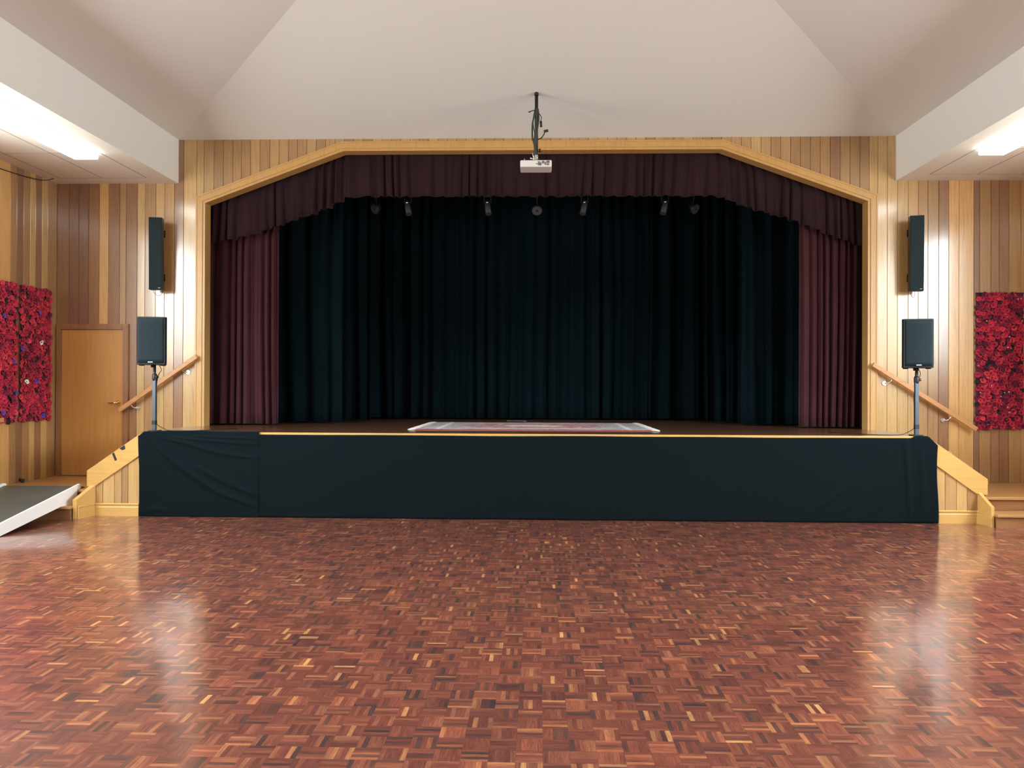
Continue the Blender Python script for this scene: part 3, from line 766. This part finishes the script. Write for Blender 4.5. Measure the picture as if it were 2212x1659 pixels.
# ------------------------------------------------------------------ wall column speakers
def column(x, s, z0, z1, side):
    t = thing('column_speaker', f'tall slim black column speaker on the boarded wall at the {side}', 'speaker', (x, D2, z0))
    T = Matrix.Translation((x, D2-0.20, (z0+z1)/2)) @ Matrix.Rotation(s*0.22, 4, 'Z') @ Matrix.Rotation(0.03, 4, 'X')
    h = (z1-z0)/2
    mb = MB(); mb.box(-0.085, 0.085, -0.05, 0.075, -h, h, T, bev=0.006); mb.build('cabinet', M['spk'], t)
    mb = MB(); mb.box(-0.080, 0.080, -0.058, -0.049, -h+0.008, h-0.006, T, bev=0.002); mb.build('grille', M['grille'], t)
    mb = MB(); mb.box(0.035, 0.062, -0.061, -0.057, -h+0.022, -h+0.030, T); mb.build('badge', M['badge'], t)
    for zz in (-0.3, 0.3):
        mb = MB(); a = T @ Vector((0, 0.07, zz)); mb.tube([a, (x, D2-0.001, a.z)], 0.012, 10); mb.box(x-0.035, x+0.035, D2-0.012, D2-0.0005, a.z-0.05, a.z+0.05)
        mb.build('wall_bracket', M['black'], t)
    cb_ = MB(); b0 = T @ Vector((-0.05, 0.05, -h))
    cb_.tube(catmull([b0, b0+Vector((0.01, 0.02, -0.04)), b0+Vector((0.05, 0.05, -0.07)), b0+Vector((0.085, 0.08, -0.03)), (b0.x+0.09, D2-0.006, z0+0.12)], 5), 0.003, 6)
    cb_.build('lead', M['conduit'], t)
column(-5.062, 1, 2.845, 3.815, 'left')
column(5.03, -1, 2.83, 3.815, 'right')

# ------------------------------------------------------------------ projector on its ceiling pole
PX, PY = 0.055, 10.19
PZ = -0.05        # drop of the projector group
n_before = set(bpy.data.meshes)
pj = thing('projector', 'white projector seen from behind, hung in front of the stage opening', 'projector', (PX, PY, 4.28))
mb = MB(); mb.box(-0.139, 0.243, 10.040, 10.320, 4.278, 4.362, bev=0.012); mb.build('case', M['whiteplastic'], pj)
mb = MB()
for (a, b, c, d) in ((0.052, 0.070, 4.310, 4.318), (0.080, 0.094, 4.296, 4.345), (0.100, 0.116, 4.296, 4.330), (0.128, 0.150, 4.320, 4.350), (0.160, 0.172, 4.302, 4.335), (0.182, 0.215, 4.325, 4.352), (0.185, 0.192, 4.298, 4.318), (0.200, 0.208, 4.298, 4.318)):
    mb.box(a, b, 10.033, 10.042, c, d)
mb.build('ports', M['greyport'], pj)
mb = MB(); mb.box(-0.128, 0.12, 10.090, 10.290, 4.362, 4.374); mb.box(0.02, 0.10, 10.130, 10.250, 4.374, 4.40)
mb.box(-0.02, 0.0, 10.100, 10.280, 4.374, 4.384, Matrix.Rotation(0, 4, 'Z')); mb.build('mount_plate', M['conduit'], pj)
mb = MB(); mb.tube([(-0.09, 10.120, 4.36), (-0.09, 10.120, 4.40)], 0.006, 8); mb.build('mount_screw', M['chrome'], pj); mb = MB(); mb.tube([(0.03, 10.090, 4.38), (0.005, 10.090, 4.47)], 0.007, 8)
mb.box(0.035, 0.075, 10.100, 10.115, 4.375, 4.44); mb.tube([(-0.02, 10.080, 4.395), (0.03, 10.080, 4.38)], 0.010, 8)
mb.tube([(0.075, 10.090, 4.42), (0.065, 10.090, 4.385)], 0.006, 8)
mb.build('mount_bracket', M['chrome'], pj)
ph = thing('projector_pole', 'black ceiling pole wrapped in cables that carries the projector', 'pole', (PX, PY, 5.2))
zc = ZT+SL*(D2-PY)
mb = MB(); mb.tube([(PX, PY, 4.40), (PX, PY, zc-0.005-PZ)], 0.021, 16); mb.build('pole', M['black'], ph)
mb = MB(); mb.tube([(PX, PY, zc-0.03-PZ), (PX, PY, zc+0.006-PZ)], 0.026, 16); mb.build('collar', M['black'], ph)
mb = MB(); mb.tube([(PX+0.03, PY-0.01, 4.515), (PX+0.055, PY-0.01, 4.52)], 0.022, 12); mb.build('clamp_knob', M['black'], ph)
rc = random.Random(3)
for k in range(7):
    mb = MB(); ph0 = rc.uniform(0, 6.28); sd = -1 if k < 3 else rc.uniform(-0.6, 0.8)
    pts = []
    for q in range(11):
        z = 5.03-0.60*q/10; bulge = math.sin(PI*min(1, q/9))
        r = 0.024+0.022*bulge*rc.uniform(0.6, 1.1)
        an = ph0+q*0.35
        pts.append((PX+math.cos(an)*r*0.7+sd*0.026*bulge, PY-0.012-abs(math.sin(an))*r, z))
    pts[-1] = (PX+0.02*sd, PY-0.03, 4.42)
    mb.tube(catmull(pts, 4), rc.uniform(0.006, 0.011), 7); mb.build('cable', M['conduit'], ph)
mb = MB(); mb.tube(catmull([(PX-0.01, PY-0.02, 5.01), (PX-0.05, PY-0.03, 5.0), (PX-0.075, PY-0.03, 4.99)], 4), 0.006, 7)
mb.tube([(PX-0.072, PY-0.03, 4.99), (PX-0.098, PY-0.03, 4.983)], 0.009, 8)
mb.build('plug_lead', M['conduit'], ph)
mb = MB(); mb.tube(catmull([(PX+0.02, PY-0.02, 4.65), (PX+0.06, PY-0.03, 4.665), (PX+0.095, PY-0.04, 4.71), (PX+0.10, PY-0.04, 4.745)], 4), 0.007, 7)
mb.tube([(PX+0.092, PY-0.04, 4.742), (PX+0.145, PY-0.04, 4.752)], 0.017, 10); mb.build('plug_lead', M['black'], ph)
mb = MB(); mb.tube([(PX+0.055, PY-0.03, 4.87), (PX+0.058, PY-0.03, 4.80)], 0.014, 8); mb.tube(catmull([(PX+0.03, PY-0.02, 4.97), (PX+0.06, PY-0.03, 4.92), (PX+0.05, PY-0.03, 4.86)], 4), 0.005, 7)
mb.build('adapter', M['black'], ph)

for me in set(bpy.data.meshes)-n_before:
    me.transform(Matrix.Translation((0, 0, PZ)))
# ------------------------------------------------------------------ stage lighting
br = MB(); br.tube([(-2.68, 12.35, 4.62), (2.9, 12.35, 4.62)], 0.024, 10)
for x in (-2.6, -1.2, 1.2, 2.8): br.tube([(x, 12.35, 4.64), (x, 12.35, 5.395)], 0.008, 6)
tag(br.build('lighting_bar', M['black']), 'black pipe for stage lights hung behind the valance', 'lighting bar')
def spot(x, lab, lean):
    t = thing('stage_spotlight', lab, 'stage light', (x, 12.35, 4.3), 'spotlights under the valance')
    mb = MB(); mb.tube([(x-0.05, 12.33, 4.42), (x-0.05, 12.33, 4.30)], 0.006, 6); mb.tube([(x+0.05, 12.33, 4.42), (x+0.05, 12.33, 4.30)], 0.006, 6)
    mb.tube([(x-0.05, 12.33, 4.42), (x+0.05, 12.33, 4.42)], 0.006, 6); mb.tube([(x, 12.35, 4.42), (x, 12.35, 4.60)], 0.009, 6); mb.build('yoke', M['spotgrey'], t)
    mb = MB(); mb.tube([(x-lean*0.2, 12.33, 4.33), (x, 12.31, 4.26), (x+lean, 12.26, 4.12)], [0.035, 0.042, 0.046], 14); mb.build('body', M['spotgrey'], t)
    mb = MB(); mb.tube([(x-0.02, 12.275, 4.292), (x+0.012, 12.27, 4.305)], 0.018, 10); mb.build('clamp', M['chrome'], t)
spot(-1.873, 'small hanging spotlight under the valance, leftmost of the four', 0.03)
spot(-0.676, 'small hanging spotlight under the valance, second of the four from the left', 0.02)
spot(0.768, 'small hanging spotlight under the valance, third of the four from the left', -0.03)
spot(1.957, 'small hanging spotlight under the valance, rightmost of the four', -0.04)
def flood(x, z, rz, lab):
    t = thing('stage_floodlight', lab, 'stage light', (x, 12.35, z), 'round floodlights under the valance')
    d = Vector((math.sin(rz)*0.75, -0.62, -0.55)).normalized(); c = Vector((x, 12.35, z))
    mb = MB(); mb.tube([c-d*0.10, c-d*0.02, c+d*0.01], [0.035, 0.075, 0.080], 18); mb.build('housing', M['black'], t)
    mb = MB(); mb.tube([c+d*0.009, c+d*0.013], 0.070, 20)
    mb.cur = 1; mb.tube([c+d*0.012, c+d*0.018], 0.020, 12); mb.build('lens', [M['lens'], M['black']], t)
    mb = MB(); mb.tube([c-d*0.06, (x, 12.35, z+0.25), (x, 12.35, 4.60)], 0.007, 6); mb.build('yoke', M['black'], t)
flood(-2.373, 4.22, -0.9, 'dim round floodlight at the left end under the valance')
flood(0.062, 4.193, 0.0, 'dim round floodlight below the projector under the valance')
flood(2.406, 4.207, 0.9, 'dim round floodlight at the right end under the valance')

# ------------------------------------------------------------------ aisle ceiling lamps
def lamp(xa, xb, y0, y1, lab, grp):
    t = thing('ceiling_light', lab, 'ceiling light', ((xa+xb)/2, (y0+y1)/2, ZB), grp)
    mb = MB(); mb.box(xa+0.02, xb-0.02, y0+0.01, y1-0.01, ZB-0.012, ZB-0.0016); mb.build('housing', M['whitemetal'], t)
    mb = MB(); mb.box(xa, xb, y0, y1, ZB-0.075, ZB-0.012, bev=0.02); mb.build('diffuser', M['lamp'], t)
lamp(-5.47, -5.175, 7.28, 9.74, 'long lit fluorescent ceiling light over the left aisle', 'aisle ceiling lights')
lamp(5.165, 5.46, 7.28, 9.74, 'long lit fluorescent ceiling light over the right aisle', 'aisle ceiling lights')

# ------------------------------------------------------------------ wheelchair ramp
rp = thing('access_ramp', 'portable ramp with grey anti-slip deck and white side rails leading to the left landing', 'ramp', (-6.0, 9.2, 0))
mb = MB(); mb.prism([(8.05, 0.004), (8.06, 0.018), (9.78, 0.343), (9.80, 0.343), (9.96, ZP+0.004), (9.96, ZP+0.001), (9.80, ZP+0.001), (9.73, 0.29), (8.3, 0.03)], 'x', -6.335, -5.435)
mb.build('deck', M['rubber'], rp, normals=True)
for x0, x1 in ((-6.36, -6.336), (-5.434, -5.41)):
    mb = MB()
    P = [(8.02, 0.002), (8.30, 0.004), (9.395, 0.153), (9.73, 0.153), (9.733, 0.29), (9.742, ZP+0.001), (9.80, ZP+0.001), (9.825, ZP+0.02), (9.83, 0.352), (9.815, 0.368), (9.785, 0.372), (8.30, 0.130), (8.03, 0.06)]
    mb.prism(P, 'x', x0, x1)
    mb.build('side_rail', M['rampwhite'], rp, normals=True)

# small things
mb = MB(); mb.tube([(XL+0.002, 10.40, ZP+0.035), (XL+0.035, 10.40, ZP+0.034), (XL+0.06, 10.40, ZP+0.03)], [0.018, 0.013, 0.016], 12)
mb.tube([(XL+0.045, 10.39, ZP+0.0005), (XL+0.045, 10.39, ZP+0.03)], [0.022, 0.018], 12)
tag(mb.build('door_stop', M['black']), 'small black door stop at the foot of the left wall', 'door stop')
def tape(P, th, lab):
    mb = MB(); mb.prism(P, 'y', D1-0.0135-th, D1-0.0125); o = mb.build('gaffer_tape', M['black'], normals=True); tag(o, lab, 'tape', 'black tape on the left stringer')
tape([(-4.985, 0.742), (-4.962, 0.757), (-4.925, 0.668), (-4.95, 0.658)], 0.002, 'narrow black tape strip on the left stair stringer, lower of the two')
tape([(-4.895, 0.805), (-4.835, 0.846), (-4.825, 0.800), (-4.862, 0.785)], 0.002, 'wider black tape patch on the left stair stringer, upper of the two')
mb = MB(); mb.tube(catmull([(XL+0.006, 8.4, 4.20), (XL+0.008, 9.2, 4.21), (XL+0.008, 9.9, 4.215), (XL+0.01, 10.45, 4.245), (XL+0.05, 10.8, 4.28), (XL+0.14, 10.87, 4.32)], 5), 0.006, 7)
tag(mb.build('ceiling_cable', M['conduit']), 'thin cable drooping along the top of the left wall', 'cable')

# ------------------------------------------------------------------ crocheted poppy hangings
REDS = [(0.50, 0.020, 0.055), (0.58, 0.028, 0.060), (0.42, 0.018, 0.055), (0.33, 0.014, 0.050), (0.66, 0.045, 0.07)]
DARK = [(0.16, 0.010, 0.04), (0.12, 0.010, 0.035), (0.22, 0.012, 0.045)]
BLK = (0.012, 0.010, 0.014); BLUE = (0.10, 0.07, 0.50); WHITE = (0.85, 0.85, 0.85); GREEN = (0.02, 0.05, 0.03)
def poppy_geo(mb, c, ex, ey, ez, r, col, cen, rr):
    """ruffled double cup with a dark button; ez points away from the wall"""
    n = 12; ph_ = rr.uniform(0, 6.28); pet = rr.choice((4, 5))
    rings = [(0.18, 0.10), (0.55, 0.24), (0.85, 0.46), (1.0, 0.34)]
    b = len(mb.v); mb.smooth = True
    for q, (ra, h) in enumerate(rings):
        for k in range(n):
            a = 2*PI*k/n+ph_; wv = math.sin(a*pet)
            R = r*ra*(1+0.10*wv*ra); hh = r*(h+0.16*ra*math.cos(a*pet+q))
            mb.v.append(tuple(c+ex*math.cos(a)*R+ey*math.sin(a)*R+ez*hh))
    for q in range(3):
        sh = (1.0, 1.0, 0.9)[q]; mb.ct = tuple(x*sh for x in col)
        for k in range(n):
            mb.face((b+q*n+k, b+q*n+(k+1) % n, b+(q+1)*n+(k+1) % n, b+(q+1)*n+k))
    mb.ct = cen; b2 = len(mb.v)
    for k in range(8):
        a = 2*PI*k/8; mb.v.append(tuple(c+ex*math.cos(a)*r*0.24+ey*math.sin(a)*r*0.24+ez*r*0.16))
    mb.v.append(tuple(c+ez*r*0.36))
    for k in range(8): mb.face((b2+k, b2+(k+1) % 8, b2+8))
    mb.smooth = False
def hanging(label, origin, ex, ez, wd, ht, seed, special, darkp, whitec, bright):
    rr = random.Random(seed); ey = Vector((0, 0, 1)); ex = Vector(ex); ez = Vector(ez); O = Vector(origin)
    t = thing('poppy_hanging', label, 'wall hanging', origin, 'crocheted poppy hangings')
    mb = MB(); c = [O+ex*a+ey*b+ez*d for d in (0.002, 0.010) for a, b in ((0, 0), (wd, 0), (wd, ht), (0, ht))]
    mb.add(c, [(0, 3, 2, 1), (4, 5, 6, 7), (0, 1, 5, 4), (1, 2, 6, 5), (2, 3, 7, 6), (3, 0, 4, 7)])
    mb.build('backing', M['backing'], t, normals=True)
    mb = MB(); mb.tube([O+ex*(-0.008)+ey*(ht+0.004)+ez*0.012, O+ex*(wd+0.008)+ey*(ht+0.004)+ez*0.012], 0.006, 8); mb.build('hanging_rod', M['black'], t)
    dx = 0.052; dz = 0.050; pts = []; row = 0; z = 0.02
    while z < ht-0.005:
        x = 0.02+(dx/2 if row % 2 else 0)
        while x < wd-0.004:
            pts.append((x+rr.uniform(-.014, .014), z+rr.uniform(-.014, .014), rr.uniform(0.030, 0.043), rr.uniform(0.006, 0.018))); x += dx
        row += 1; z += dz
    items = []
    for (x, z, r, d) in pts:
        q = mnoise.noise(Vector((x*3.5, z*3.5, seed)))
        if rr.random() < darkp+max(0, q)*0.35: col = rr.choice(DARK)
        else: col = rr.choice(REDS if q < 0.15 else REDS[:4])
        col = tuple(v*bright for v in col)
        if rr.random() < 0.045: col = (0.02, 0.012, 0.02)
        cen = rr.choice([BLK, BLK, (0.10, 0.01, 0.02), tuple(v*0.6 for v in col), GREEN])
        if rr.random() < whitec: cen = (0.8, 0.75, 0.72)
        items.append([x, z, r, d, col, cen])
    sp_idx = set()
    for (fx, fz, col) in special:
        k = min(range(len(items)), key=lambda i_: (items[i_][0]-fx*wd)**2+(items[i_][1]-fz*ht)**2)
        items[k][4] = col; items[k][5] = BLK if col == WHITE else (0.03, 0.02, 0.15)
        items[k][3] = 0.026; items[k][2] = 0.034; sp_idx.add(k)
    order = list(sp_idx)+[i_ for i_ in rr.sample(range(len(items)), len(items)) if i_ not in sp_idx]
    rest = MB()
    for n_, k in enumerate(order):
        x, z, r, d, col, cen = items[k]; c = O+ex*x+ey*z+ez*d
        tx = (ex+ez*rr.uniform(-.35, .35)).normalized(); ty = (ey+ez*rr.uniform(-.35, .25)).normalized(); tz = tx.cross(ty)
        if tz.dot(ez) < 0: tz = -tz
        if n_ < 98:
            m_ = MB(); poppy_geo(m_, c, tx, ty, tz, r, col, cen, rr); o = m_.build('poppy', M['yarn'], t)
            if col == WHITE: o['label'] = 'white poppy'
            elif col == BLUE: o['label'] = 'blue poppy'
        else: poppy_geo(rest, c, tx, ty, tz, r, col, cen, rr)
    if rest.f: tag(rest.build('poppies', M['yarn'], t), kind='stuff')
    return t
hanging('red crocheted poppy hanging with two white poppies on the left wall, next to the door', (XL+0.001, 11.03, 1.09), (0, -1, 0), (1, 0, 0), 0.655, 1.735, 11,
        [(0.42, 0.815, BLUE), (0.97, 0.535, BLUE), (0.40, 0.595, WHITE), (0.82, 0.285, WHITE), (0.48, 0.30, BLUE), (0.30, 0.05, BLUE)], 0.10, 0.0, 1.0)
hanging('red crocheted poppy hanging cut by the left edge of the photo', (XL+0.001, 10.30, 1.09), (0, -1, 0), (1, 0, 0), 0.66, 1.745, 23,
        [(0.42, 0.77, BLUE), (0.13, 0.45, BLUE), (0.09, 0.20, BLUE), (0.40, 0.06, BLUE)], 0.05, 0.0, 1.1)
hanging('red crocheted poppy hanging with pale button centres on the wall at the far right', (5.90, D2-0.001, 1.035), (1, 0, 0), (0, -1, 0), 0.615, 1.79, 37, [], 0.24, 0.07, 0.85)
